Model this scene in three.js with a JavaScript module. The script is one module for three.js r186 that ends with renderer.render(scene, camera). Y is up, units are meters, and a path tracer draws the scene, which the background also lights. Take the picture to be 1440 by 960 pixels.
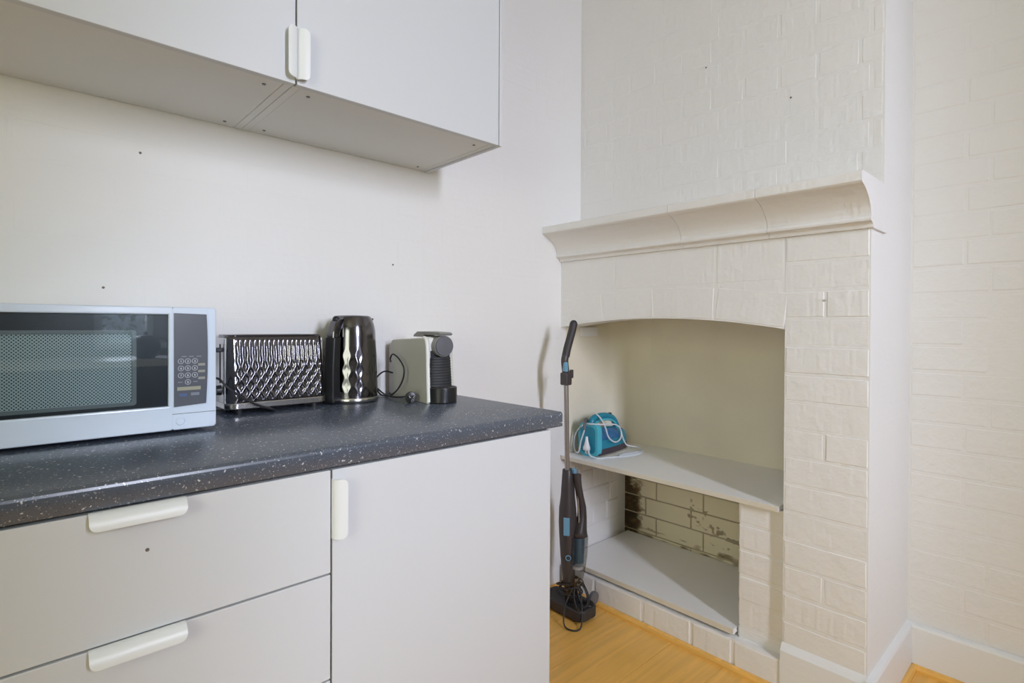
import * as THREE from 'three';
import { RoundedBoxGeometry } from 'three/addons/geometries/RoundedBoxGeometry.js';
import { mergeGeometries, mergeVertices, toCreasedNormals } from 'three/addons/utils/BufferGeometryUtils.js';
import { RectAreaLightUniformsLib } from 'three/addons/lights/RectAreaLightUniformsLib.js';

// ------------------------------------------------------------------ camera, sky, daylight, exposure
const scene = new THREE.Scene();
const rad = THREE.MathUtils.degToRad;
const camera = new THREE.PerspectiveCamera(2 * Math.atan(480 / 765.36) * 180 / Math.PI, 1.5, 0.05, 60);
camera.position.set(0, 1.149, 0);
camera.rotation.set(rad(-0.4346), rad(-42.6508), rad(0.2574), 'YXZ');
camera.setViewOffset(1440, 960, 0, 16.87, 1440, 960);
scene.add(camera);

scene.background = new THREE.Color().setRGB(0.75, 0.9, 1.1);      // overcast daylight outside the windows
const renderer = new THREE.WebGLRenderer({ antialias: true });
renderer.toneMapping = THREE.LinearToneMapping;
renderer.toneMappingExposure = 1.0;
renderer.shadowMap.enabled = true;
renderer.shadowMap.type = THREE.PCFSoftShadowMap;

RectAreaLightUniformsLib.init();
const KEY = 104, SIDE = 4.8;                                          // strength of the sky seen through the window and of the garden door
const ROOM = { x0: -2.1, x1: 2.254, z0: -1.62, z1: 2.05, top: 2.75 };
const WIN = { x0: 0.42, x1: 1.06, y0: 0.97, y1: 2.66, mid: 0.745, sky: 1.42 };             // window over the sink, in the wall facing the kitchen units
const GLZ = { z0: -0.1, z1: 1.3, y0: 0.75, y1: 2.3 };             // garden door in the side wall
function panelLight(w, h, at, look, rgb, power) {
  const l = new THREE.RectAreaLight(new THREE.Color().setRGB(...rgb), power, w, h);
  l.position.set(...at); l.lookAt(...look); scene.add(l); return l;
}
const SKY = { x0: -0.75, x1: 0.95, y0: 1.4, y1: 3.5, z: ROOM.z1 + 2.1 };   // the bright gap of sky over the garden, beyond the window
panelLight(SKY.x1 - SKY.x0, SKY.y1 - SKY.y0, [(SKY.x0 + SKY.x1) / 2, (SKY.y0 + SKY.y1) / 2, SKY.z], [(SKY.x0 + SKY.x1) / 2 + 0.9, (SKY.y0 + SKY.y1) / 2 - 1, SKY.z - 4], [0.735, 0.78, 0.95], KEY);
panelLight(GLZ.z1 - GLZ.z0 - 0.16, GLZ.y1 - GLZ.y0 - 0.1, [ROOM.x0 + 0.012, (GLZ.y0 + GLZ.y1) / 2, (GLZ.z0 + GLZ.z1) / 2], [5, (GLZ.y0 + GLZ.y1) / 2, (GLZ.z0 + GLZ.z1) / 2], [1.0, 1.03, 0.74], SIDE);

// ------------------------------------------------------------------ helpers
let seed = 20240611;
const rnd = () => { seed = (seed * 1664525 + 1013904223) >>> 0; return seed / 4294967296; };
const rr = (a, b) => a + (b - a) * rnd();
const V = (x, y, z) => new THREE.Vector3(x, y, z);
const lin = (r, g, b) => new THREE.Color().setRGB(r, g, b);
const taken = {};
const numbered = (n) => { const k = taken[n] = (taken[n] ?? -1) + 1; return k ? `${n}_${String(k).padStart(3, '0')}` : n; };
function mesh(name, geo, mat, parent, pos, rot) {
  const m = new THREE.Mesh(geo, mat); m.name = name; m.castShadow = m.receiveShadow = true;
  if (pos) m.position.set(...pos);
  if (rot) m.rotation.set(...rot);
  parent.add(m); return m;
}
function thing(name, label, category, pos = [0, 0, 0], ry = 0, group) {
  const g = new THREE.Group(); g.name = numbered(name); g.position.set(...pos); g.rotation.y = ry;
  g.userData = { label, category }; if (group) g.userData.group = group;
  scene.add(g); return g;
}
function struct(name) { const g = new THREE.Group(); g.name = name; g.userData = { kind: 'structure' }; scene.add(g); return g; }
function boxUV(g) {                                              // uv in metres, by the way each face points
  g = g.index ? g.toNonIndexed() : g; const p = g.attributes.position, uv = new Float32Array(p.count * 2);
  const a = V(0, 0, 0), b = V(0, 0, 0), c = V(0, 0, 0);
  for (let i = 0; i < p.count; i += 3) {
    a.fromBufferAttribute(p, i); b.fromBufferAttribute(p, i + 1); c.fromBufferAttribute(p, i + 2);
    const n = b.clone().sub(a).cross(c.clone().sub(a)), ax = Math.abs(n.x), ay = Math.abs(n.y), az = Math.abs(n.z);
    [a, b, c].forEach((q, k) => { const [s, t] = ay >= ax && ay >= az ? [q.x, q.z] : ax >= az ? [q.z, q.y] : [q.x, q.y]; uv[(i + k) * 2] = s; uv[(i + k) * 2 + 1] = t; });
  }
  g.setAttribute('uv', new THREE.BufferAttribute(uv, 2)); return g;
}
const rbox = (w, h, d, r = 0.002, s = 2) => boxUV(new RoundedBoxGeometry(w, h, d, s, Math.min(r, w / 2.01, h / 2.01, d / 2.01)));
const slab = (w, h, d) => boxUV(new THREE.BoxGeometry(w, h, d));
const span = (name, x0, x1, y0, y1, z0, z1, mat, parent, r = 0) =>
  mesh(name, r ? rbox(x1 - x0, y1 - y0, z1 - z0, r) : slab(x1 - x0, y1 - y0, z1 - z0), mat, parent, [(x0 + x1) / 2, (y0 + y1) / 2, (z0 + z1) / 2]);
const tube = (pts, r, seg = 60, rs = 8, closed = false) => new THREE.TubeGeometry(new THREE.CatmullRomCurve3(pts.map((p) => V(...p)), closed), seg, r, rs, closed);
const cyl = (r0, r1, h, s = 32) => new THREE.CylinderGeometry(r0, r1, h, s);
function extrude(pts, depth, bevel = 0, seg = 2) {
  const s = Array.isArray(pts) ? new THREE.Shape(pts.map((p) => new THREE.Vector2(...p))) : pts;
  return new THREE.ExtrudeGeometry(s, { depth, bevelEnabled: bevel > 0, bevelSize: bevel, bevelThickness: bevel, bevelSegments: seg, curveSegments: 24 });
}
function roundRect(x0, y0, x1, y1, r, Cls = THREE.Shape) {
  const s = new Cls();
  s.moveTo(x0 + r, y0); s.lineTo(x1 - r, y0); s.absarc(x1 - r, y0 + r, r, -Math.PI / 2, 0); s.lineTo(x1, y1 - r); s.absarc(x1 - r, y1 - r, r, 0, Math.PI / 2);
  s.lineTo(x0 + r, y1); s.absarc(x0 + r, y1 - r, r, Math.PI / 2, Math.PI); s.lineTo(x0, y0 + r); s.absarc(x0 + r, y0 + r, r, Math.PI, Math.PI * 1.5);
  return s;
}
function grid(nu, nv, f) {                                        // a sheet of (nu x nv) cells; f(i/nu, j/nv) -> [x, y, z]
  const p = [], uv = [], ix = [];
  for (let j = 0; j <= nv; j++) for (let i = 0; i <= nu; i++) { p.push(...f(i / nu, j / nv)); uv.push(i / nu, j / nv); }
  for (let j = 0; j < nv; j++) for (let i = 0; i < nu; i++) { const a = j * (nu + 1) + i, b = a + 1, c = a + nu + 1, d = c + 1; ix.push(a, b, d, a, d, c); }
  const g = new THREE.BufferGeometry(); g.setAttribute('position', new THREE.Float32BufferAttribute(p, 3)); g.setAttribute('uv', new THREE.Float32BufferAttribute(uv, 2)); g.setIndex(ix); g.computeVertexNormals(); return g;
}

// ------------------------------------------------------------------ textures
function lattice(n, s) { let q = s; const a = new Float32Array(n * n); for (let i = 0; i < n * n; i++) { q = (q * 1664525 + 1013904223) >>> 0; a[i] = q / 4294967296; } return a; }
function periodic(nx, ny, s) {                                    // tiling value noise, nx by ny cells
  const N = Math.max(nx, ny), L = lattice(N, s), f = (t) => t * t * (3 - 2 * t);
  return (u, v) => {
    const x = u * nx, y = v * ny, xi = Math.floor(x), yi = Math.floor(y), tx = f(x - xi), ty = f(y - yi);
    const g = (i, j) => L[(((j % ny) + ny) % ny) * N + (((i % nx) + nx) % nx)];
    return (g(xi, yi) * (1 - tx) + g(xi + 1, yi) * tx) * (1 - ty) + (g(xi, yi + 1) * (1 - tx) + g(xi + 1, yi + 1) * tx) * ty;
  };
}
function dataTex(w, h, f, srgb) {
  const d = new Uint8Array(w * h * 4);
  for (let j = 0; j < h; j++) for (let i = 0; i < w; i++) { const c = f(i / w, j / h), k = (j * w + i) * 4, a = Array.isArray(c) ? c : [c, c, c]; for (let m = 0; m < 3; m++) d[k + m] = Math.max(0, Math.min(255, a[m] * 255)); d[k + 3] = 255; }
  const t = new THREE.DataTexture(d, w, h); t.wrapS = t.wrapT = THREE.RepeatWrapping; t.magFilter = THREE.LinearFilter; t.minFilter = THREE.LinearMipmapLinearFilter; t.generateMipmaps = true;
  if (srgb) t.colorSpace = THREE.SRGBColorSpace; t.needsUpdate = true; return t;
}
function canvasTex(w, h, draw, srgb = true) {
  const c = document.createElement('canvas'); c.width = w; c.height = h; draw(c.getContext('2d'), w, h);
  const t = new THREE.CanvasTexture(c); t.wrapS = t.wrapT = THREE.RepeatWrapping; if (srgb) t.colorSpace = THREE.SRGBColorSpace; return t;
}
const n8 = periodic(8, 8, 3), n20 = periodic(20, 20, 7), n60 = periodic(60, 60, 11), n140 = periodic(140, 140, 17), nStroke = periodic(10, 90, 23);
const paintBump = dataTex(768, 768, (u, v) => 0.34 * n20(u, v) + 0.26 * n60(u, v) + 0.16 * n140(u, v) + 0.24 * nStroke(u + 0.02 * n8(u, v), v));
paintBump.repeat.set(1.25, 1.25);                                 // one tile is 0.8 m
const n34 = periodic(34, 34, 61), n12 = periodic(12, 12, 67);
const paintLump = dataTex(768, 768, (u, v) => 0.3 * n12(u, v) + 0.27 * n34(u + 0.02 * n12(v, u), v) ** 1.5 + 0.16 * n60(u, v) + 0.1 * n140(u, v) + 0.17 * nStroke(v, u));
paintLump.repeat.set(1.25, 1.25);
const paintTone = dataTex(512, 512, (u, v) => { const k = 0.955 + 0.035 * n8(u, v) + 0.02 * n20(u, v); return [k, k, k * (0.985 + 0.012 * n8(v, u))]; }, true);
paintTone.repeat.set(0.6, 0.6);
const speckle = canvasTex(1536, 1536, (g, w) => {
  g.fillStyle = '#4d5562'; g.fillRect(0, 0, w, w);
  for (let i = 0; i < 26000; i++) { const t = 46 + rnd() * 58; g.fillStyle = `rgb(${t},${t + 7},${t + 19})`; g.fillRect(rnd() * w, rnd() * w, 1 + rnd() * 3, 1 + rnd() * 3); }
  for (let i = 0; i < 9500; i++) {
    const big = rnd() < 0.1, a = big ? rr(3.5, 7.5) : rr(1.2, 3.6), t = 140 + rnd() * 105; g.fillStyle = `rgba(${t},${t + 2},${t + 5},${big ? 0.85 : rr(0.4, 0.85)})`;
    g.save(); g.translate(rnd() * w, rnd() * w); g.rotate(rnd() * 6.3); g.beginPath(); g.moveTo(-a, -a * rr(0.1, 0.5)); g.lineTo(a * rr(0.3, 1), -a * 0.4); g.lineTo(a * 0.8, a * rr(0.2, 0.6)); g.lineTo(-a * 0.6, a * 0.5); g.fill(); g.restore();
  }
});
speckle.repeat.set(1 / 0.62, 1 / 0.62);
const gA = periodic(4, 60, 31), gB = periodic(14, 220, 37), gC = periodic(3, 8, 41);
const oakTex = dataTex(1024, 1024, (u, v) => {
  const w = v + 0.025 * gC(u, v), a = gA(u, w), b = gB(u, w), k = 0.62 * a + 0.38 * b, ring = 0.5 + 0.5 * Math.sin((v + 0.09 * gC(u, v)) * 90);
  const t = 0.87 + 0.10 * k + 0.03 * ring - (b > 0.86 ? 0.06 : 0); return [1.0 * t, 0.775 * t, 0.40 * t];
}, true);
const sA = periodic(9, 7, 51), sB = periodic(30, 26, 53), sC = periodic(90, 60, 57);

// ------------------------------------------------------------------ materials
const std = (o) => new THREE.MeshStandardMaterial(o), phy = (o) => new THREE.MeshPhysicalMaterial(o);
const M = {
  paint: std({ color: lin(0.82, 0.80, 0.78), roughness: 0.5, bumpMap: paintLump, bumpScale: 0.0032 }),
  paintFlat: std({ color: lin(0.82, 0.805, 0.78), roughness: 0.6, bumpMap: paintBump, bumpScale: 0.0007 }),
  plaster: std({ color: lin(0.85, 0.785, 0.655), map: paintTone, roughness: 0.7, bumpMap: paintBump, bumpScale: 0.0008 }),
  rearWall: std({ color: lin(0.20, 0.185, 0.165), roughness: 0.7 }),
  blind: std({ color: lin(0.3, 0.27, 0.24), roughness: 0.9 }),
  leaf: std({ color: lin(0.05, 0.12, 0.05), roughness: 0.6, side: THREE.DoubleSide }),
  ceiling: std({ color: lin(0.84, 0.83, 0.81), roughness: 0.8 }),
  skirting: std({ color: lin(0.82, 0.82, 0.82), roughness: 0.45, bumpMap: paintBump, bumpScale: 0.0008 }),
  cabinet: std({ color: lin(0.635, 0.65, 0.665), roughness: 0.42 }),
  carcass: std({ color: lin(0.74, 0.745, 0.72), roughness: 0.5 }),
  handle: std({ color: lin(0.78, 0.795, 0.78), roughness: 0.35 }),
  gapDark: std({ color: lin(0.05, 0.05, 0.048), roughness: 0.8 }),
  worktop: phy({ color: lin(1, 1, 1), map: speckle, roughness: 0.27, ior: 1.85 }),
  oak: std({ color: lin(1, 1, 1), map: oakTex, roughness: 0.3 }),
  shelf: std({ color: lin(0.88, 0.875, 0.86), roughness: 0.4 }),
  shelfEdge: std({ color: lin(0.72, 0.67, 0.57), roughness: 0.55 }),
  mwWhite: phy({ color: lin(0.66, 0.75, 0.88), roughness: 0.25, clearcoat: 0.3, clearcoatRoughness: 0.15 }),
  mwBlack: phy({ color: lin(0.008, 0.009, 0.011), roughness: 0.3 }),
  mwGlass: phy({ color: lin(0.9, 0.94, 0.95), roughness: 0.02, transmission: 1, thickness: 0, ior: 1.5 }),
  steel: std({ color: lin(0.62, 0.61, 0.59), roughness: 0.22, metalness: 1 }),
  tubeSteel: std({ color: lin(0.42, 0.39, 0.37), roughness: 0.35, metalness: 0.9 }),
  darkChrome: std({ color: lin(0.17, 0.165, 0.18), roughness: 0.16, metalness: 1 }),
  blackPlastic: std({ color: lin(0.012, 0.012, 0.013), roughness: 0.35 }),
  blackMatt: std({ color: lin(0.02, 0.02, 0.022), roughness: 0.6 }),
  cord: std({ color: lin(0.018, 0.018, 0.02), roughness: 0.45 }),
  cream: std({ color: lin(0.60, 0.585, 0.51), roughness: 0.4 }),
  creamEdge: std({ color: lin(0.80, 0.79, 0.74), roughness: 0.35 }),
  rearBeige: std({ color: lin(0.62, 0.55, 0.48), roughness: 0.5 }),
  greyPlastic: std({ color: lin(0.12, 0.12, 0.13), roughness: 0.42 }),
  leverGrey: std({ color: lin(0.27, 0.265, 0.25), roughness: 0.45 }),
  vacBrown: std({ color: lin(0.055, 0.046, 0.046), roughness: 0.4 }),
  vacGrip: std({ color: lin(0.036, 0.031, 0.031), roughness: 0.55 }),
  vacBlue: std({ color: lin(0.16, 0.36, 0.52), roughness: 0.4 }),
  vacFilter: std({ color: lin(0.06, 0.17, 0.28), roughness: 0.5 }),
  smoke: phy({ color: lin(0.62, 0.62, 0.6), roughness: 0.06, transmission: 1, thickness: 0, ior: 1.49 }),
  teal: std({ color: lin(0.012, 0.23, 0.34), roughness: 0.3 }),
  tealLight: std({ color: lin(0.08, 0.46, 0.58), roughness: 0.3 }),
  ironBlue: phy({ color: lin(0.01, 0.13, 0.33), roughness: 0.12, clearcoat: 0.6 }),
  soleDark: std({ color: lin(0.06, 0.045, 0.06), roughness: 0.35 }),
  whitePlastic: std({ color: lin(0.8, 0.8, 0.82), roughness: 0.4 }),
  screw: std({ color: lin(0.14, 0.14, 0.14), roughness: 0.4, metalness: 0.6 }),
  spot: std({ color: lin(0.16, 0.13, 0.11), roughness: 0.8 }),
  glassPane: phy({ color: lin(1, 1, 1), roughness: 0.0, transmission: 1, thickness: 0, ior: 1.5 }),
  benchTop: std({ color: lin(0.8, 0.8, 0.8), roughness: 0.3 }),
  ovenBlack: std({ color: lin(0.015, 0.015, 0.017), roughness: 0.25 }),
};
const ropeTex = canvasTex(256, 64, (g, w, h) => { g.fillStyle = '#e8eaee'; g.fillRect(0, 0, w, h); g.fillStyle = '#8fa3b4'; for (let i = 0; i < 8; i++) { g.fillRect(i * 32, 0, 9, h / 2); g.fillRect(i * 32 + 16, h / 2, 9, h / 2); } });
M.rope = std({ map: ropeTex, roughness: 0.8 });
// sooty, peeling paint of the old hearth: stains copied from the photograph, laid out in metres along the wall
const SOOT = { z0: -1.72, z1: -0.66, y0: 0.09, y1: 0.6 };
const sootTex = dataTex(1024, 512, (u, v) => {
  const z = SOOT.z0 + u * (SOOT.z1 - SOOT.z0), y = SOOT.y0 + v * (SOOT.y1 - SOOT.y0);
  const nA = sA(u, v), nB = sB(u, v), nC = sC(u, v), k = 0.5 * nA + 0.32 * nB + 0.18 * nC;
  const left = (-1.545 - z) / 0.035 + (k - 0.5) * 3.6 + 0.3;                      // soot patch with a ragged outline beside the left return
  let s = Math.max(0, Math.min(1, left));
  if (k > 0.70) s = Math.max(s, Math.min(1, (k - 0.70) * 14) * 0.5);
  if (y < 0.165 && nB > 0.5) s = Math.max(s, (nB - 0.5) * 1.5);
  const c = [0.90, 0.86, 0.745], d = [0.22 + 0.3 * nC * nB, 0.17 + 0.23 * nC * nB, 0.10 + 0.14 * nC * nB];
  return c.map((q, i) => q * (1 - s) + d[i] * s);
}, true);
sootTex.wrapS = sootTex.wrapT = THREE.ClampToEdgeWrapping;
M.soot = std({ map: sootTex, roughness: 0.75, bumpMap: sootTex, bumpScale: 0.0008 });
M.sootJoint = std({ color: lin(0.40, 0.335, 0.225), roughness: 0.9 });

// ------------------------------------------------------------------ painted brickwork
// face: { o: origin, u: along, n: out of the wall }, y is up. Bricks are laid in courses of 86 mm and stand `relief` proud of the joints.
function brickGeo(w, h, relief, soft, rough, lifts = [-0.4, 0.25]) {
  const b = Math.min(soft, w * 0.3, h * 0.3), e2 = Math.min(0.014, w * 0.2), f2 = Math.min(0.012, h * 0.22), us = [0, b, b + e2, w * 0.5, w - b - e2, w - b, w], vs = [0, b, b + f2, h - b - f2, h - b, h], nu = us.length, nv = vs.length;
  const tilt = rr(-1, 1) * rough * 0.5, tv = rr(-1, 1) * rough * 0.5, lift = rr(...lifts) * relief, p = [], uv = [], ix = [], ou = rnd() * 3, ov = rnd() * 3;
  for (let j = 0; j < nv; j++) for (let i = 0; i < nu; i++) {
    const edge = i === 0 || j === 0 || i === nu - 1 || j === nv - 1, ring = i === 1 || j === 1 || i === nu - 2 || j === nv - 2;
    const x = us[i] + (edge ? rr(-0.3, 0.3) * b : rr(-0.2, 0.2) * b), y = vs[j] + (edge ? rr(-0.3, 0.3) * b : rr(-0.22, 0.22) * b);
    const z = edge ? -relief - 0.0016 : lift + tilt * (us[i] / w - 0.5) + tv * (vs[j] / h - 0.5) + rr(-0.35, 0.35) * rough * (ring ? 0.35 : 0.5) - (ring ? relief * 0.12 : 0);
    p.push(x, y, z); uv.push(x + ou, y + ov);
  }
  for (let j = 0; j < nv - 1; j++) for (let i = 0; i < nu - 1; i++) { const a = j * nu + i, c = a + nu; ix.push(a, a + 1, c + 1, a, c + 1, c); }
  const g = new THREE.BufferGeometry(); g.setAttribute('position', new THREE.Float32BufferAttribute(p, 3)); g.setAttribute('uv', new THREE.Float32BufferAttribute(uv, 2)); g.setIndex(ix); return toCreasedNormals(g, 0.2);
}
const shapes = {};
function bricks(parent, face, u0, u1, y0, y1, o = {}) {
  const { mat = M.paint, relief = 0.0015, soft = 0.008, rough = 0.0012, base = 0.142, joint = 0.005, lengths = [0.24, 0.12], shift = 0, worldUV = null, tag = 'w', stagger = 0.25, lift = [-0.75, 0.25] } = o;
  const n = face.n, u = face.u, m = new THREE.Matrix4().makeBasis(u, V(0, 1, 0), n);
  const c0 = Math.floor((y0 - base) / 0.086 + 1e-6), c1 = Math.ceil((y1 - base) / 0.086 - 1e-6);
  for (let c = c0; c < c1; c++) {
    const ya = Math.max(y0, base + c * 0.086) + joint / 2, yb = Math.min(y1, base + (c + 1) * 0.086) - joint / 2; if (yb - ya < 0.018) continue;
    const L = lengths[((c % lengths.length) + lengths.length) % lengths.length];
    let s = Math.floor((u0 - shift) / L) * L + shift - (c % 2 ? L * stagger : 0);
    for (; s < u1; s += L) {
      const ua = Math.max(u0, s) + joint / 2, ub = Math.min(u1, s + L) - joint / 2; if (ub - ua < 0.018) continue;
      const w = Math.round((ub - ua) * 500) / 500, h = Math.round((yb - ya) * 500) / 500, key = `${tag}|${w}|${h}|${relief}|${Math.floor(rnd() * 6)}`;
      let g;
      if (worldUV) { g = brickGeo(w, h, relief, soft, rough, lift); const q = g.attributes.uv, pp = g.attributes.position; for (let i = 0; i < q.count; i++) q.setXY(i, ...worldUV(ua + pp.getX(i), ya + pp.getY(i))); }
      else g = shapes[key] ??= brickGeo(w, h, relief, soft, rough, lift);
      const b = mesh('brick', g, mat, parent); b.applyMatrix4(m); b.position.copy(face.o).addScaledVector(u, ua).addScaledVector(n, 0); b.position.y = ya;
    }
  }
}
const FX = (x) => ({ o: V(x, 0, 0), u: V(0, 0, 1), n: V(-1, 0, 0) });    // a face that looks towards -x; u is z
const FZ = (z) => ({ o: V(0, 0, z), u: V(1, 0, 0), n: V(0, 0, 1) });     // a face that looks towards +z; u is x
const REL = { faint: 0.0003, soft: 0.0008, clear: 0.0016 };

// ------------------------------------------------------------------ the room
const K = { z: -1.62, xu: 1.914, xl: 1.7857, zr: -0.445, xa: 2.254, zo: -0.677 };   // kitchen wall, upper and lower breast faces, breast corner, alcove wall, right edge of the hearth opening
{
  const f = struct('floor'); span('subfloor', ROOM.x0 - 0.12, 2.5, -0.12, -0.011, K.z - 0.12, ROOM.z1 + 0.12, M.gapDark, f);
  const cuts = [ROOM.x0, -1.35, -0.15, 1.05, 2.26], W = 0.19; let row = 0;
  for (let z = K.z - 0.0; z < ROOM.z1; z += W, row++) {
    const z1 = Math.min(z + W, ROOM.z1), off = [0, 0.62, 0.27, 0.88][row % 4];
    let x = ROOM.x0; while (x < 2.255) {
      let e = x === ROOM.x0 ? x + 1.2 - off : x + 1.2; if (2.255 - e < 0.12) e = 2.256;
      const g = rbox(Math.min(e, 2.256) - x - 0.0008, 0.01, z1 - z - 0.0008, 0.0012, 1), uv = g.attributes.uv, ou = rnd() * 5, ov = rnd() * 5;
      for (let i = 0; i < uv.count; i++) uv.setXY(i, uv.getX(i) * 0.75 + ou, uv.getY(i) * 1.6 + ov);
      mesh('plank', g, M.oak, f, [(x + Math.min(e, 2.256)) / 2, -0.005, (z + z1) / 2]); x = e;
    }
  }
}
{ const c = struct('ceiling'); span('ceiling_slab', ROOM.x0 - 0.12, 2.5, ROOM.top, ROOM.top + 0.1, K.z - 0.12, ROOM.z1 + 0.12, M.ceiling, c); }
{ // kitchen wall: whitewashed brick painted so often that the courses hardly show
  const w = struct('wall_kitchen'), m = REL.faint;
  span('render_coat', ROOM.x0 - 0.12, 2.5, 0, ROOM.top, K.z - 0.12, K.z - m, M.paintFlat, w);
  bricks(w, FZ(K.z), -0.3, 1.06, 0.92, 1.68, { mat: M.paintFlat, relief: m, soft: 0.005, rough: 0.0003, tag: 'k', lengths: [0.24, 0.24], joint: 0.002 });
  bricks(w, FZ(K.z), 1.06, 1.785, 0.02, 2.3, { mat: M.paintFlat, relief: m, soft: 0.005, rough: 0.0003, tag: 'k', lengths: [0.24, 0.24], joint: 0.002 });
  for (const [x, y] of [[0.946, 1.351], [0.237, 1.572], [0.163, 1.235]]) mesh('nail_hole', cyl(0.003, 0.003, 0.0012, 12), M.spot, w, [x, y, K.z + 0.0006], [Math.PI / 2, 0, 0]);
}
{ // chimney breast above the mantel
  const w = struct('wall_chimney'), m = REL.soft;
  span('upper_core', K.xu + m, 2.5, 1.45, ROOM.top, K.z, K.zr - 0.004, M.paint, w); span('side_render', K.xu + m, 2.5, 1.43, ROOM.top, K.zr - 0.004, K.zr, M.paintFlat, w);
  bricks(w, FX(K.xu), K.z, K.zr, 1.57, 2.5, { relief: 0.0006, soft: 0.005, rough: 0.001, tag: 'u' });
  // lower breast: right pier
  const c = REL.clear;
  span('pier_core', K.xl + c, 2.5, 0, 1.5, K.zo + 0.001, K.zr - 0.004, M.paint, w); span('side_render', K.xl + c, 2.5, 0, 1.43, K.zr - 0.004, K.zr, M.paintFlat, w);
  bricks(w, FX(K.xl), K.zo, K.zr, 0.142, 1.43, { relief: c, soft: 0.004, rough: 0.0012, tag: 'p', lengths: [0.232, 0.232, 0.116, 0.232, 0.232], shift: K.zo, stagger: 0 });
  // flat segmental arch over the hearth opening
  const z0 = K.z, z1 = K.zo, zc = (z0 + z1) / 2, half = (z1 - z0) / 2, sag = 0.037, R = (half * half + sag * sag) / (2 * sag), yc = 1.178 - R, a = Math.asin(half / R);
  const sh = new THREE.Shape(); sh.moveTo(z0, 1.5); sh.lineTo(z0, 1.141);
  for (let i = 1; i <= 32; i++) { const t = -a + 2 * a * i / 32; sh.lineTo(zc + R * Math.sin(t), yc + R * Math.cos(t)); }
  sh.lineTo(z1, 1.5); sh.closePath();
  const g = extrude(sh, 0.115); g.rotateY(-Math.PI / 2); g.translate(K.xl + 0.001 + 0.115, 0, 0); mesh('arch_core', boxUV(g), M.paint, w);
  const nv = 4, th = 0.112;
  for (let i = 0; i < nv; i++) {
    const t = -a + 2 * a * (i + 0.5) / nv, wd = 2 * a * R / nv - 0.004, gg = brickGeo(wd, th, 0.0005, 0.004, 0.0009);
    gg.translate(-wd / 2, 0, 0); const b = mesh('voussoir', gg, M.paint, w); b.applyMatrix4(new THREE.Matrix4().makeBasis(V(0, -Math.sin(t), Math.cos(t)), V(0, Math.cos(t), Math.sin(t)), V(-1, 0, 0)));
    b.position.set(K.xl, yc + (R + 0.001) * Math.cos(t), zc + (R + 0.001) * Math.sin(t));
  }
  const cut = [z0, -1.33, -0.905, z1];
  for (let i = 0; i < 3; i++) { const wd = cut[i + 1] - cut[i] - 0.004, gg = brickGeo(wd, 0.136, 0.0008, 0.004, 0.0012); const b = mesh('brick', gg, M.paint, w); b.applyMatrix4(new THREE.Matrix4().makeBasis(V(0, 0, 1), V(0, 1, 0), V(-1, 0, 0))); b.position.set(K.xl, 1.295, cut[i] + 0.002); }
  // upper recess: smooth rendered back and head
  span('recess_back', 2.262, 2.5, 0.575, 1.5, K.z, K.zo + 0.001, M.plaster, w);
  { const r = 0.16, x1 = 2.2625, z0 = K.z - 0.0002, c = new THREE.Shape(); c.moveTo(x1, -z0 - 0.0005); c.lineTo(x1 - r, -z0 - 0.0005); for (let k = 1; k <= 16; k++) { const a = k / 16 * Math.PI / 2; c.lineTo(x1 - r + r * Math.sin(a), -z0 - r + r * Math.cos(a)); } c.closePath();
    const g = extrude(c, 0.63); g.rotateX(-Math.PI / 2); g.translate(0, 0.576, 0); mesh('coved_corner', boxUV(toCreasedNormals(g, 0.4)), M.plaster, w); }
  span('recess_lining', K.xl + 0.03, 2.12, 0.5775, 1.2, K.z - 0.001, K.z + 0.0006, M.plaster, w);
  span('recess_head', K.xl + 0.116, 2.262, 1.2, 1.5, K.z, K.zo + 0.001, M.plaster, w);
  span('springer_block', 1.912, 2.03, 1.1, 1.143, K.z - 0.01, K.z + 0.012, M.paintFlat, w, 0.003);
  // lower recess: sooty brick back, left return, stepped inner pier
  span('hearth_back', 2.2715, 2.5, 0, 0.575, -1.75, K.zo + 0.001, M.sootJoint, w);
  bricks(w, FX(2.27), -1.72, -0.82, 0.118, 0.56, { mat: M.soot, relief: 0.0016, soft: 0.004, rough: 0.0012, joint: 0.0022, lift: [-0.1, 0.4], tag: 'b', lengths: [0.24, 0.24], worldUV: (u, y) => [(u - SOOT.z0) / (SOOT.z1 - SOOT.z0), (y - SOOT.y0) / (SOOT.y1 - SOOT.y0)] });
  const lr = { o: V(0, 0, -1.6), u: V(1, 0, 0), n: V(0, 0, 1) };
  span('return_core', K.xl + 0.03, 2.196, 0, 0.555, K.z, -1.606, M.paint, w);
  bricks(w, lr, K.xl + 0.028, 2.2, 0.142, 0.558, { mat: M.paint, relief: 0.005, soft: 0.005, rough: 0.004, joint: 0.004, lift: [-0.5, 0.2], tag: 'r', lengths: [0.21, 0.1], shift: 0.02 });
  span('inner_pier_core', 1.808 + c, 2.2725, 0, 0.56, -0.824, K.zo + 0.001, M.paint, w);
  bricks(w, FX(1.808), -0.83, K.zo, 0.1, 0.56, { relief: c, soft: 0.0045, rough: 0.002, tag: 'i', lengths: [0.16, 0.16], shift: -0.832, stagger: 0 });
  // bottom course of the hearth, under the lower board
  span('hearth_plinth', 1.779, 1.9, 0, 0.1, -1.6, K.zo, M.paint, w);
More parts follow.
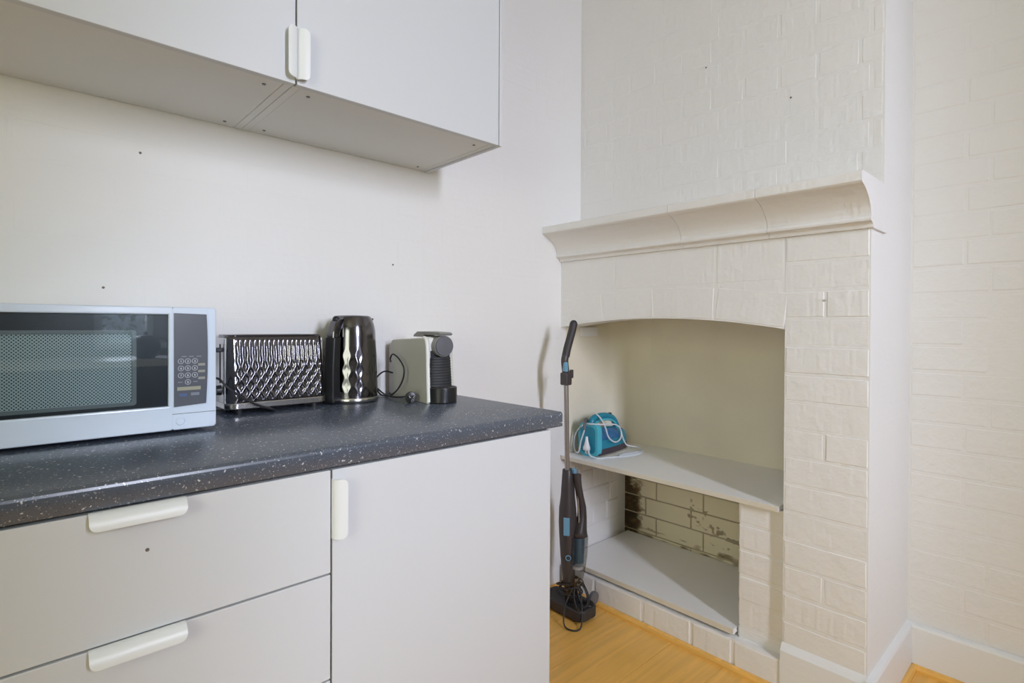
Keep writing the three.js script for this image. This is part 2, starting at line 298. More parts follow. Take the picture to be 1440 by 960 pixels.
  for (const [za, zb] of [[-1.6, -1.42], [-1.415, -1.19], [-1.185, -0.985], [-0.98, -0.835], [-0.83, -0.68]]) { const gg = brickGeo(zb - za, 0.098, 0.003, 0.007, 0.003); const b = mesh('brick', gg, M.paint, w); b.applyMatrix4(new THREE.Matrix4().makeBasis(V(0, 0, 1), V(0, 1, 0), V(-1, 0, 0))); b.position.set(1.776, 0.002, za); }
  for (const [z, y] of [[-1.013, 2.115], [-0.711, 1.912]]) mesh('nail_hole', cyl(0.003, 0.003, 0.0012, 12), M.spot, w, [K.xu - 0.0008, y, z], [0, 0, Math.PI / 2]);
  mesh('nail_hole', cyl(0.0035, 0.003, 0.003, 12), M.paint, w, [K.xl - 0.001, 1.228, -0.562], [0, 0, Math.PI / 2]);
}
{ // alcove wall to the right of the chimney breast
  const w = struct('wall_alcove');
  span('render_coat', K.xa + 0.0016, 2.5, 0, ROOM.top, K.zr - 0.01, ROOM.z1 + 0.12, M.paint, w);
  bricks(w, FX(K.xa), K.zr, 0.5, 0.142, 1.26, { relief: 0.0016, soft: 0.005, rough: 0.0014, tag: 'a', lengths: [0.24, 0.24] });
  bricks(w, FX(K.xa), K.zr, 0.5, 1.26, 2.5, { relief: 0.0008, soft: 0.005, rough: 0.0008, tag: 'a2', lengths: [0.24, 0.24], base: 0.142 + 0.086 * 13 });
}
function skirtProfile(top, t) { return [[0, 0], [t, 0], [t, top - 0.012], [t * 0.8, top - 0.004], [0.0, top]]; }
{ // skirtings with a sloped top
  const s = struct('baseboard_alcove'); const g = extrude(skirtProfile(0.15, 0.02), ROOM.z1 - K.zr + 0.0); g.scale(-1, 1, 1); g.index ? 0 : flip(g); g.translate(K.xa, 0, K.zr); mesh('skirting_board', boxUV(g), M.skirting, s);
  const s2 = struct('baseboard_chimney'); const h = extrude(skirtProfile(0.15, 0.018), K.xa - K.xl + 0.014); h.rotateY(Math.PI / 2); flipX(h); h.translate(K.xl - 0.014, 0, K.zr); mesh('skirting_board', boxUV(h), M.skirting, s2);
  const p = extrude([[0, 0], [0.014, 0], [0.014, 0.136], [0.01, 0.142], [0, 0.158]], K.zr - K.zo); p.scale(-1, 1, 1); flip(p); p.translate(K.xl, 0, K.zo); mesh('pier_plinth', boxUV(p), M.skirting, s2);
}
function flip(g) { const i = g.index, p = g.attributes.position; if (i) { for (let k = 0; k < i.count; k += 3) { const a = i.getX(k); i.setX(k, i.getX(k + 1)); i.setX(k + 1, a); } } else { for (const n of ['position', 'normal', 'uv']) { const q = g.attributes[n], z = q.itemSize; for (let k = 0; k < q.count; k += 3) for (let m = 0; m < z; m++) { const a = q.array[k * z + m]; q.array[k * z + m] = q.array[(k + 1) * z + m]; q.array[(k + 1) * z + m] = a; } } } g.computeVertexNormals(); return g; }
function flipX(g) { g.scale(1, 1, -1); flip(g); }
{ // oak beads along the floor edge
  const bead = (L) => extrude([[0, 0], [0.016, 0], [0.016, 0.008], [0.012, 0.015], [0.005, 0.018], [0, 0.018]], L);
  const add = (n, pts) => { const t = struct(n); for (const [g] of pts) mesh('oak_bead', boxUV(g), M.oak, t); };
  const a = bead(0.925); a.scale(-1, 1, 1); flip(a); a.translate(1.7755, 0, -1.6);
  const a2 = bead(K.zr + 0.018 - K.zo + 0.016); a2.scale(-1, 1, 1); flip(a2); a2.translate(1.7717, 0, K.zo);
  const b = bead(ROOM.z1 - K.zr - 0.018); b.scale(-1, 1, 1); flip(b); b.translate(K.xa - 0.02, 0, K.zr + 0.018);
  const c = bead(K.xa - 1.76); c.rotateY(Math.PI / 2); flipX(c); c.translate(1.7557, 0, K.zr + 0.018);
  const d = bead(0.74); d.rotateY(Math.PI / 2); flipX(d); d.translate(1.045, 0, K.z);
  add('trim_1', [[a], [a2], [c]]); add('trim_2', [[b]]); add('trim_3', [[d]]);
}
{ // the rest of the room, behind the camera: it shapes the light and shows in the glossy appliances
  const w = struct('wall_sink'), T = 0.12, z0 = ROOM.z1, z1 = ROOM.z1 + T;
  span('panel', ROOM.x0 - T, WIN.x0, 0, ROOM.top, z0, z1, M.rearWall, w); span('panel', WIN.x1, 2.5, 0, ROOM.top, z0, z1, M.rearWall, w);
  span('panel', WIN.x0, WIN.x1, 0, WIN.y0, z0, z1, M.rearWall, w); span('panel', WIN.x0, WIN.x1, WIN.y1, ROOM.top, z0, z1, M.rearWall, w);
  const q = struct('window_1'), f = 0.045;
  span('frame', WIN.x0, WIN.x0 + f, WIN.y0, WIN.y1, z0 + 0.02, z0 + 0.07, M.cabinet, q); span('frame', WIN.x1 - f, WIN.x1, WIN.y0, WIN.y1, z0 + 0.02, z0 + 0.07, M.cabinet, q);
  span('frame', WIN.x0 + f, WIN.x1 - f, WIN.y0, WIN.y0 + f, z0 + 0.02, z0 + 0.07, M.cabinet, q); span('frame', WIN.x0 + f, WIN.x1 - f, WIN.y1 - f, WIN.y1, z0 + 0.02, z0 + 0.07, M.cabinet, q);
  span('mullion', WIN.mid - 0.02, WIN.mid + 0.02, WIN.y0 + f, WIN.y1 - f, z0 + 0.02, z0 + 0.07, M.cabinet, q); span('blind', WIN.mid + 0.02, WIN.x1 - f, WIN.y0 + f, WIN.y1 - f, z0 + 0.028, z0 + 0.032, M.blind, q);
  span('pane', WIN.x0 + f, WIN.x1 - f, WIN.y0 + f, WIN.y1 - f, z0 + 0.042, z0 + 0.046, M.glassPane, q);
  const l = struct('wall_garden'), x1 = ROOM.x0, x0 = ROOM.x0 - T;
  span('panel', x0, x1, 0, ROOM.top, K.z - T, GLZ.z0, M.rearWall, l); span('panel', x0, x1, 0, ROOM.top, GLZ.z1, z0, M.rearWall, l);
  span('panel', x0, x1, 0, GLZ.y0, GLZ.z0, GLZ.z1, M.rearWall, l); span('panel', x0, x1, GLZ.y1, ROOM.top, GLZ.z0, GLZ.z1, M.rearWall, l);
  const d = struct('door_1'), zm = (GLZ.z0 + GLZ.z1) / 2;
  for (const z of [GLZ.z0, zm - f / 2, GLZ.z1 - f]) span('frame', x1 - 0.07, x1 - 0.02, GLZ.y0, GLZ.y1, z, z + f, M.cabinet, d);
  for (const [a, b] of [[GLZ.z0 + f, zm - f / 2], [zm + f / 2, GLZ.z1 - f]]) span('pane', x1 - 0.047, x1 - 0.043, GLZ.y0, GLZ.y1, a, b, M.glassPane, d);
}

// ------------------------------------------------------------------ mantel
{
  const t = thing('mantel_shelf', 'white painted stone mantel with a curved cove moulding across the chimney breast', 'mantel');
  const prof = []; const P = (x, y) => prof.push([x, y]);
  P(K.xu + 0.003, 1.5685); P(1.669, 1.5685); P(1.665, 1.5645); P(1.665, 1.5405); P(1.6685, 1.5365); P(1.676, 1.5335);
  for (let i = 1; i <= 14; i++) { const a = (i / 14) * Math.PI / 2; P(1.679 + 0.077 * Math.sin(a) ** 1.25, 1.5325 - 0.076 * (1 - Math.cos(a)) ** 0.82); }
  P(1.7535, 1.4555); P(1.7515, 1.4515); P(1.7535, 1.4455); P(1.759, 1.4425); P(1.768, 1.4415); P(1.7725, 1.437); P(1.7745, 1.4285); P(K.xl + 0.003, 1.4275); P(K.xu + 0.003, 1.4275);
  const cuts = [K.z + 0.0005, -1.02, -0.72, -0.4365];
  for (let i = 0; i < 3; i++) { const g = extrude(prof, cuts[i + 1] - cuts[i] - 0.0012); g.scale(1, 1, -1); flip(g); g.translate(0, 0, cuts[i + 1] - 0.0006); mesh('mantel_stone', boxUV(toCreasedNormals(g, 0.5)), M.paint, t); }
}

// ------------------------------------------------------------------ boards in the hearth recess
{
  const t = thing('shelf_board', 'white laminated board spanning the recess, carrying the blue iron', 'shelf');
  span('board', 1.788, 2.262, 0.5615, 0.5775, K.z + 0.001, -0.692, M.shelf, t); span('edge_strip', 1.7857, 1.788, 0.5612, 0.577, K.z + 0.001, -0.692, M.shelfEdge, t);
  const b = thing('hearth_board', 'empty white board lying low in the sooty hearth recess', 'shelf');
  span('board', 1.788, 2.265, 0.112, 0.13, -1.598, -0.834, M.shelf, b); span('edge_strip', 1.7857, 1.788, 0.1118, 0.1295, -1.598, -0.834, M.shelfEdge, b);
}

// ------------------------------------------------------------------ kitchen units
const ZF = -0.98, XD = 0.4435, ZU = -1.2191, YU = 1.6827, XG = 0.468;
function pullTab(L, prof, th = 0.0022, r = 0.011) {               // thin bent strip: prof = [[out, along]...], length along local x, free corners rounded
  const T = []; let acc = 0; prof.forEach((p, i) => { if (i) acc += Math.hypot(p[0] - prof[i - 1][0], p[1] - prof[i - 1][1]); T.push(acc); });
  const n = prof.length - 1, wide = (i) => { const d = T[n] - T[i]; return d >= r ? L / 2 : L / 2 - r + Math.sqrt(Math.max(0, r * r - (r - d) ** 2)); };
  const nrm = prof.map((p, i) => { const a = prof[Math.max(0, i - 1)], b = prof[Math.min(n, i + 1)], l = Math.hypot(b[0] - a[0], b[1] - a[1]); return [-(b[1] - a[1]) / l, (b[0] - a[0]) / l]; });
  const side = (k) => (u, v) => { const i = Math.round(v * n), w = wide(i); return [(u - 0.5) * 2 * w, prof[i][1] + nrm[i][1] * k, prof[i][0] + nrm[i][0] * k]; };
  const A = grid(10, n, side(th / 2)), B = flip(grid(10, n, side(-th / 2)));
  const ring = []; for (let i = 0; i <= n; i++) ring.push([0, i / n]); for (let j = 1; j <= 10; j++) ring.push([j / 10, 1]); for (let i = n - 1; i >= 0; i--) ring.push([1, i / n]);
  const E = grid(ring.length - 1, 1, (u, v) => { const [a, b] = ring[Math.round(u * (ring.length - 1))]; return side(v ? -th / 2 : th / 2)(a, b); });
  return mergeGeometries([A, B, E]);
}
const lip = [[0, 0.0012], [0.004, 0.0012], [0.0085, 0], [0.0125, -0.003], [0.0155, -0.007], [0.0172, -0.0115], [0.018, -0.015], [0.0183, -0.0175], [0.0185, -0.0195], [0.0186, -0.021], [0.0186, -0.022]];
const tabLong = pullTab(0.122, lip), tabShort = pullTab(0.112, lip);
{
  const t = thing('drawer_cabinet', 'white base cabinet with three stacked drawers under the worktop end with the microwave', 'cabinet');
  span('body', XD - 0.6, XD - 0.0005, 0.08, 0.8785, K.z + 0.002, ZF - 0.0205, M.carcass, t); span('plinth', XD - 0.6, XD - 0.001, 0, 0.08, K.z + 0.05, ZF - 0.06, M.cabinet, t);
  for (const [a, b] of [[0.682, 0.8755], [0.482, 0.6785], [0.083, 0.4785]]) {
    const d = span('drawer', XD - 0.5985, XD - 0.0017, a, b, ZF - 0.018, ZF, M.cabinet, t, 0.0016);
    mesh('handle', tabLong, M.handle, d, [0.1415 - d.position.x, b - d.position.y, ZF - d.position.z]);
    if (a > 0.6) mesh('peg_hole', cyl(0.0028, 0.0028, 0.0008, 12), M.spot, d, [0.152 - d.position.x, 0.806 - d.position.y, 0.0093], [Math.PI / 2, 0, 0]);
  }
  const u = thing('base_cabinet', 'white base cabinet with one tall plain door at the end beside the vacuum', 'cabinet');
  span('body', XD + 0.0005, XD + 0.6, 0.08, 0.8785, K.z + 0.002, ZF - 0.0205, M.carcass, u); span('plinth', XD + 0.001, XD + 0.6, 0, 0.08, K.z + 0.05, ZF - 0.06, M.cabinet, u);
  const d = span('door', XD + 0.0017, XD + 0.5995, 0.083, 0.8755, ZF - 0.018, ZF, M.cabinet, u, 0.0016);
  mesh('handle', tabShort, M.handle, d, [XD + 0.0017 - d.position.x, 0.803 - d.position.y, ZF - d.position.z], [0, 0, Math.PI / 2]);
}
{ // worktop: post-formed laminate
  const t = thing('worktop', 'charcoal laminate worktop with white flecks and a rounded front edge', 'worktop');
  const zf = -0.9785, zb = K.z + 0.001, s = new THREE.Shape(); s.moveTo(-zb, 0.8802); s.lineTo(-zf - 0.004 + 0.004, 0.8802);
  s.lineTo(-zf + 0.003, 0.8802); s.quadraticCurveTo(-zf, 0.8802, -zf, 0.8832); s.lineTo(-zf, 0.909); s.absarc(-zf + 0.009, 0.909, 0.009, Math.PI, Math.PI / 2, true); s.lineTo(-zb, 0.918); s.closePath();
  const g = extrude(s, 1.0872 - (XD - 0.602)); g.rotateY(Math.PI / 2); g.translate(XD - 0.602, 0, 0);
  mesh('laminate_top', boxUV(toCreasedNormals(g, 0.6)), M.worktop, t);
}
function wallUnit(x0, label, handleRight, cover) {
  const t = thing('wall_cabinet', label, 'cabinet'), x1 = x0 + 0.6, zb = K.z + 0.002, zf = ZU - 0.0205, y1 = YU + 0.8, YB = YU + 0.003;
  span('side_panel', x0 + 0.0006, x0 + 0.018, YB, y1, zb, zf, M.carcass, t, 0.0008); span('side_panel', x1 - 0.018, x1 - 0.0006, YB, y1, zb, zf, M.carcass, t, 0.0008);
  const bp = span('bottom_panel', x0 + 0.0188, x1 - 0.0188, YB + 0.0008, YB + 0.018, zb, zf, M.carcass, t, 0.0008);
  span('top_panel', x0 + 0.0188, x1 - 0.0188, y1 - 0.018, y1, zb, zf, M.carcass, t); span('back_panel', x0 + 0.0188, x1 - 0.0188, YB + 0.0185, y1 - 0.0185, zb, zb + 0.004, M.carcass, t);
  for (const x of [x0 + 0.05, x1 - 0.05]) for (const z of [zf - 0.037, zb + 0.037]) mesh('screw', cyl(0.0042, 0.0042, 0.0016, 14), M.screw, bp, [x - bp.position.x, YB + 0.0002 - bp.position.y, z - bp.position.z]);
  const d = span('door', x0 + 0.0018, x1 - 0.0018, YU - 0.0005, y1, ZU - 0.018, ZU, M.cabinet, t, 0.0016);
  const hy = YU + 0.064;
  if (handleRight) mesh('handle', tabShort, M.handle, d, [x1 - 0.0018 - d.position.x, hy - d.position.y, 0.009], [0, 0, -Math.PI / 2]);
  else mesh('handle', tabShort, M.handle, d, [x0 + 0.0018 - d.position.x, hy - d.position.y, 0.009], [0, 0, Math.PI / 2]);
  if (cover) span('cover_panel', x1 + 0.0006, 1.0795, YU - 0.0005, y1, zb, ZU, M.cabinet, t, 0.0008);
}
wallUnit(XG - 0.6, 'white wall cabinet hung above the microwave and toaster', true, false);
wallUnit(XG, 'white wall cabinet at the end of the row, above the kettle and coffee machine', false, true);

// ------------------------------------------------------------------ microwave
{
  const x0 = -0.125, x1 = 0.327, zf = -1.31, zb = -1.608, y0 = 0.93, y1 = 1.181;
  const t = thing('microwave_oven', 'white microwave with a dark perforated window and a grey number keypad', 'microwave', [x0, 0.918, zf]);
  const S = (n, a, b, c, d, e, f, m, p = t, r = 0) => span(n, a - (p === t ? x0 : 0), b - (p === t ? x0 : 0), c - 0.918, d - 0.918, e - zf, f - zf, m, p, r);
  S('body', x0 + 0.003, x1 - 0.003, y0 + 0.002, y1 - 0.002, zb, zf - 0.034, M.mwWhite, t, 0.006);
  for (const x of [x0 + 0.05, x1 - 0.05]) for (const z of [zf - 0.06, zb + 0.05]) mesh('foot', cyl(0.012, 0.01, 0.014, 20), M.blackMatt, t, [x - x0, 0.007, z - zf]);
  // door with a cut-out for the window
  const L = (v) => v - x0, H = (v) => v - 0.918, xs = 0.2475;
  const ds = roundRect(L(x0), H(y0), L(xs - 0.0008), H(y1), 0.004); ds.holes.push(roundRect(L(x0 + 0.028), H(0.9745), L(0.2435), H(1.171), 0.003, THREE.Path));
  const dg = extrude(ds, 0.028, 0.003, 3); dg.translate(0, 0, -0.031); const door = mesh('door', dg, M.mwWhite, t);
  const bs = roundRect(L(x0 + 0.024), H(0.971), L(0.2465), H(1.174), 0.002); bs.holes.push(roundRect(L(x0 + 0.05), H(0.9845), L(0.1865), H(1.136), 0.006, THREE.Path));
  const bg = extrude(bs, 0.004); bg.translate(0, 0, -0.014); mesh('window_surround', bg, M.mwBlack, door);
  const rs = roundRect(L(x0 + 0.05), H(0.9845), L(0.1865), H(1.136), 0.006); rs.holes.push(roundRect(L(x0 + 0.056), H(0.9915), L(0.179), H(1.1295), 0.005, THREE.Path));
  const rg = extrude(rs, 0.004); rg.translate(0, 0, -0.0135); mesh('screen_rim', rg, std({ color: lin(0.16, 0.175, 0.18), roughness: 0.35 }), door);
  const perf = canvasTex(64, 64, (g, w) => { g.fillStyle = '#a9b3b2'; g.fillRect(0, 0, w, w); g.fillStyle = '#1c2226'; for (const [x, y] of [[16, 16], [48, 48]]) { g.beginPath(); g.arc(x, y, 13.5, 0, 7); g.fill(); } });
  perf.repeat.set(1 / 0.0062, 1 / 0.0062);
  const pw = 0.179 - (x0 + 0.056); const pm = mesh('perforated_screen', slab(pw, 0.14, 0.002), std({ map: perf, roughness: 0.45, metalness: 0.2 }), door, [L(x0 + 0.056) + pw / 2, H(1.0605), -0.0145]);
  mesh('glass', slab(0.2433 - (x0 + 0.0285), 0.196, 0.002), M.mwGlass, door, [L((0.2433 + x0 + 0.0285) / 2), H(1.0727), -0.006]);
  mesh('inner_panel', slab(0.36, 0.21, 0.003), M.mwBlack, door, [L(0.06), H(1.07), -0.028]);
  // control side
  const cs = roundRect(L(xs + 0.0008), H(y0), L(x1), H(y1), 0.004); const cg = extrude(cs, 0.026, 0.003, 3); cg.translate(0, 0, -0.029); const ctl = mesh('control_panel', cg, M.mwWhite, t);
  const kp = new THREE.Shape(); kp.moveTo(L(xs + 0.0022), H(0.9755)); kp.lineTo(L(0.3095), H(0.979)); kp.quadraticCurveTo(L(0.3155), H(1.075), L(0.3105), H(1.1695)); kp.lineTo(L(xs + 0.0022), H(1.1715)); kp.closePath();
  const kg = extrude(kp, 0.0018); { const uv = kg.attributes.uv, p = kg.attributes.position; for (let i = 0; i < p.count; i++) uv.setXY(i, (p.getX(i) - L(xs)) / 0.068, (p.getY(i) - H(0.9755)) / 0.196); } kg.translate(0, 0, 0.0002);
  const keys = canvasTex(512, 1476, (g, w, h) => {
    g.fillStyle = '#5b5f68'; g.fillRect(0, 0, w, h);
    g.strokeStyle = '#c3c6cc'; g.fillStyle = '#d5d8dd'; g.lineWidth = 7; g.textAlign = 'center'; g.textBaseline = 'middle'; g.font = 'bold 44px sans-serif';
    const X = [112, 208, 306], Y = [760, 872, 984], K9 = ['1', '2', '3', '4', '5', '6', '7', '8', '9'];
    K9.forEach((k, i) => { const x = X[i % 3], y = Y[Math.floor(i / 3)]; g.beginPath(); g.arc(x, y, 38, 0, 7); g.stroke(); g.fillText(k, x, y + 2); });
    g.beginPath(); g.arc(208, 1092, 38, 0, 7); g.stroke(); g.fillText('0', 208, 1094);
    g.fillStyle = '#9a9a90'; for (const y of [800, 908, 1018]) g.fillRect(352, y, 100, 40);
    g.fillStyle = '#8b8e95'; g.fillRect(70, 1084, 64, 14); g.fillRect(284, 1084, 60, 14); for (const x of [120, 220, 330]) g.fillRect(x, 680, 70, 14);
    g.fillStyle = '#a3a28e'; g.fillRect(60, 1166, 330, 56); g.fillStyle = '#5a6b93'; g.fillRect(86, 1270, 110, 46); g.fillStyle = '#868c98'; g.fillRect(250, 1264, 120, 46);
  });
  mesh('keypad', kg, phy({ map: keys, roughness: 0.22, clearcoat: 0.4, clearcoatRoughness: 0.1 }), ctl);
  mesh('seam', slab(x1 - xs + 0.001, 0.0009, 0.0012), M.gapDark, ctl, [L((x1 + xs) / 2), H(0.9605), -0.0003]);
  mesh('door_button', cyl(0.0075, 0.0085, 0.003, 24), M.mwWhite, ctl, [L(0.261), H(0.945), 0.0012], [Math.PI / 2, 0, 0]);
}

// ------------------------------------------------------------------ toaster
{
  const x0 = 0.4, x1 = 0.656, zf = -1.487, zb = -1.607, y0 = 0.936, y1 = 1.12, W = x1 - x0, Hh = y1 - y0;
  const t = thing('toaster', 'black chrome toaster with a diamond embossed side and bright steel base', 'toaster', [x0, 0.918, zf]);
  const D = zf - zb;
  // embossed faces, front and rear: wavy ridges that swing into diamonds towards the bottom
  const em = (u, v) => { const fade = Math.min(1, Math.max(0, (0.93 - v) * 9)) * Math.min(1, (v - 0.015) * 22) * Math.min(1, Math.max(0, (u - 0.06) * 22)) * Math.min(1, Math.max(0, (0.985 - u) * 30)); if (fade <= 0) return 0; const n = 21, sw = (v < 0.4 ? 0.32 : 0.32 * Math.max(0.16, 1 - (v - 0.4) * 3)), w = Math.sin(v * Math.PI * 2 * 5.2) * sw, s = u * n; let h = 0; for (const k of [Math.floor(s) - 1, Math.floor(s), Math.floor(s) + 1, Math.floor(s) + 2]) { const d = Math.abs(s - (k + (k % 2 ? w : -w))); h = Math.max(h, Math.cos(Math.min(1, d / 0.5) * Math.PI / 2) ** 1.5); } return 0.003 * fade * h; };
  const nu = 260, nv = 90;
  const turn = (e, r) => e >= r ? 0 : r - Math.sqrt(Math.max(0, r * r - (r - e) ** 2));      // rounded rim of the panel
  const front = grid(nu, nv, (u, v) => { const x = 0.002 + (W - 0.004) * u, y = Hh * (0.07 + 0.94 * v) + 0.018, e = Math.min(u, 1 - u) * W, f = (1 - v) * Hh; return [x, y, 0.0015 + em(u, v) + 0.002 * Math.sin(Math.PI * v) - 0.019 * v - turn(e, 0.02) - turn(f, 0.014)]; });
  mesh('embossed_panel', front, M.darkChrome, t);
  // shell under the panels: rounded body cross-section swept round in plan
  const sec = (k) => k;
  const shell = roundRect(0.008, -D + 0.004, W - 0.008, -0.034, 0.018); const sg = extrude(shell, Hh * 0.9, 0.004, 3); sg.rotateX(-Math.PI / 2); sg.scale(1, 1, -1); flip(sg); sg.translate(0, 0.03, 0); mesh('shell', sg, M.darkChrome, t);
  const base = roundRect(-0.002, -D, W + 0.002, 0.006, 0.026); const bg = extrude(base, 0.012, 0.002, 2); bg.rotateX(-Math.PI / 2); bg.scale(1, 1, -1); flip(bg); bg.translate(0, 0.0165, 0); mesh('steel_base', bg, M.steel, t);
  const rim = roundRect(0.006, -D + 0.004, W - 0.006, -0.02, 0.02); rim.holes.push(roundRect(0.04, -D + 0.026, W - 0.04, -D + 0.05, 0.006, THREE.Path)); rim.holes.push(roundRect(0.04, -0.058, W - 0.04, -0.036, 0.006, THREE.Path));
  const tg = extrude(rim, 0.004, 0.001, 1); tg.rotateX(-Math.PI / 2); tg.scale(1, 1, -1); flip(tg); tg.translate(0, 0.1985, 0); mesh('top_plate', tg, M.darkChrome, t);
  for (const x of [0.002, W - 0.002]) mesh('end_trim', rbox(0.008, Hh * 0.93, D - 0.035, 0.003), M.steel, t, [x, 0.018 + Hh * 0.5, -D / 2 - 0.006]);
  mesh('lever_slot', slab(0.002, 0.1, 0.008), M.gapDark, t, [-0.0066, 0.13, -D / 2 + 0.02]); mesh('lever', rbox(0.016, 0.012, 0.03, 0.003), M.blackPlastic, t, [-0.012, 0.165, -D / 2 + 0.02]); mesh('dial', cyl(0.012, 0.013, 0.012, 24), M.blackPlastic, t, [-0.011, 0.062, -D / 2 + 0.02], [0, 0, Math.PI / 2]);
  for (const x of [0.03, W - 0.03]) for (const z of [-0.012, -D + 0.02]) mesh('foot', cyl(0.008, 0.007, 0.016, 16), M.blackMatt, t, [x, 0.008, z]);
  mesh('power_cord', tube([[-0.032, 0.02, -0.09], [-0.037, 0.075, -0.03], [-0.028, 0.098, 0.02], [-0.008, 0.075, 0.034], [0.03, 0.044, 0.032], [0.07, 0.022, 0.026], [0.103, 0.009, 0.02], [0.112, 0.0035, 0.004], [0.09, 0.0035, -0.03], [0.05, 0.0035, -0.06]], 0.0028, 90, 8), M.cord, t);
}

// ------------------------------------------------------------------ kettle
{
  const t = thing('kettle', 'black chrome jug kettle with a diamond embossed body and black handle', 'kettle', [0.763, 0.918, -1.54]);
  const R = (y) => 0.0735 - 0.0075 * Math.min(1, y / 0.22) - (y > 0.2 ? 0.0135 * ((y - 0.2) / 0.054) ** 2.2 : 0);
  const em = (a, y) => { const v = (y - 0.02) / 0.15; if (v < 0 || v > 1) return 0; const n = 24, s = a / (2 * Math.PI) * n, sw = 0.26 * (1 - v * 0.35), w = Math.sin(v * Math.PI * 2 * 3.4) * sw, fade = Math.min(1, v * 12) * Math.min(1, (1 - v) * 5); let h = 0; for (let k = Math.floor(s) - 1; k <= Math.floor(s) + 2; k++) { const d = Math.abs(s - (k + (Math.abs(k) % 2 ? w : -w))); h = Math.max(h, 1 - d / 0.5); } return 0.0011 * fade * h; };
  const body = grid(260, 120, (u, v) => { const a = -u * 2 * Math.PI, y = 0.016 + 0.238 * v, r = R(y) + em(a + 40, y); return [r * Math.cos(a), y, r * Math.sin(a)]; });
  mesh('body', body, M.darkChrome, t);
  mesh('base_ring', new THREE.LatheGeometry([[0, 0.002], [0.068, 0.002], [0.0745, 0.004], [0.0755, 0.009], [0.0745, 0.0155], [0.072, 0.0165], [0, 0.0165]].map((p) => new THREE.Vector2(...p)), 64), M.steel, t);
  mesh('power_base', cyl(0.07, 0.072, 0.003, 48), M.blackPlastic, t, [0, 0.0015, 0]);
  mesh('lid', new THREE.LatheGeometry([[0.0525, 0.252], [0.051, 0.2555], [0.046, 0.258], [0.02, 0.2595], [0, 0.26]].map((p) => new THREE.Vector2(...p)), 64), M.darkChrome, t);
  // handle points towards the room, to the left of the camera's line
  const h = new THREE.Group(); h.name = 'handle'; const ang = Math.atan2(-0.445, 0.896) - 0.66; h.rotation.y = ang; t.add(h);
  const hs = new THREE.Shape(); hs.moveTo(0.070, 0.012); hs.lineTo(0.104, 0.012); hs.quadraticCurveTo(0.1075, 0.1, 0.0985, 0.19); hs.lineTo(0.078, 0.192); hs.quadraticCurveTo(0.0855, 0.1, 0.080, 0.034); hs.lineTo(0.070, 0.03); hs.closePath();
  const hg = extrude(hs, 0.026, 0.004, 3); hg.rotateY(-Math.PI / 2); hg.translate(0.013, 0, 0); mesh('grip', hg, M.blackPlastic, h);
  const ns = new THREE.Shape(); ns.moveTo(0.0985, 0.186); ns.quadraticCurveTo(0.098, 0.228, 0.078, 0.244); ns.lineTo(0.052, 0.248); ns.lineTo(0.052, 0.226); ns.quadraticCurveTo(0.079, 0.222, 0.079, 0.186); ns.closePath();
  const ng = extrude(ns, 0.018, 0.003, 2); ng.rotateY(-Math.PI / 2); ng.translate(0.009, 0, 0); mesh('neck', ng, M.darkChrome, h);
  mesh('lid_button', new THREE.SphereGeometry(0.0105, 24, 16), M.blackPlastic, h, [0, 0.246, 0.076]);
  mesh('spout', (() => { const s = new THREE.Shape(); s.moveTo(-0.05, 0.215); s.lineTo(-0.078, 0.249); s.lineTo(-0.05, 0.252); s.closePath(); const g = extrude(s, 0.03, 0.003, 2); g.rotateY(-Math.PI / 2); g.translate(0.015, 0, 0); return g; })(), M.darkChrome, h);
}

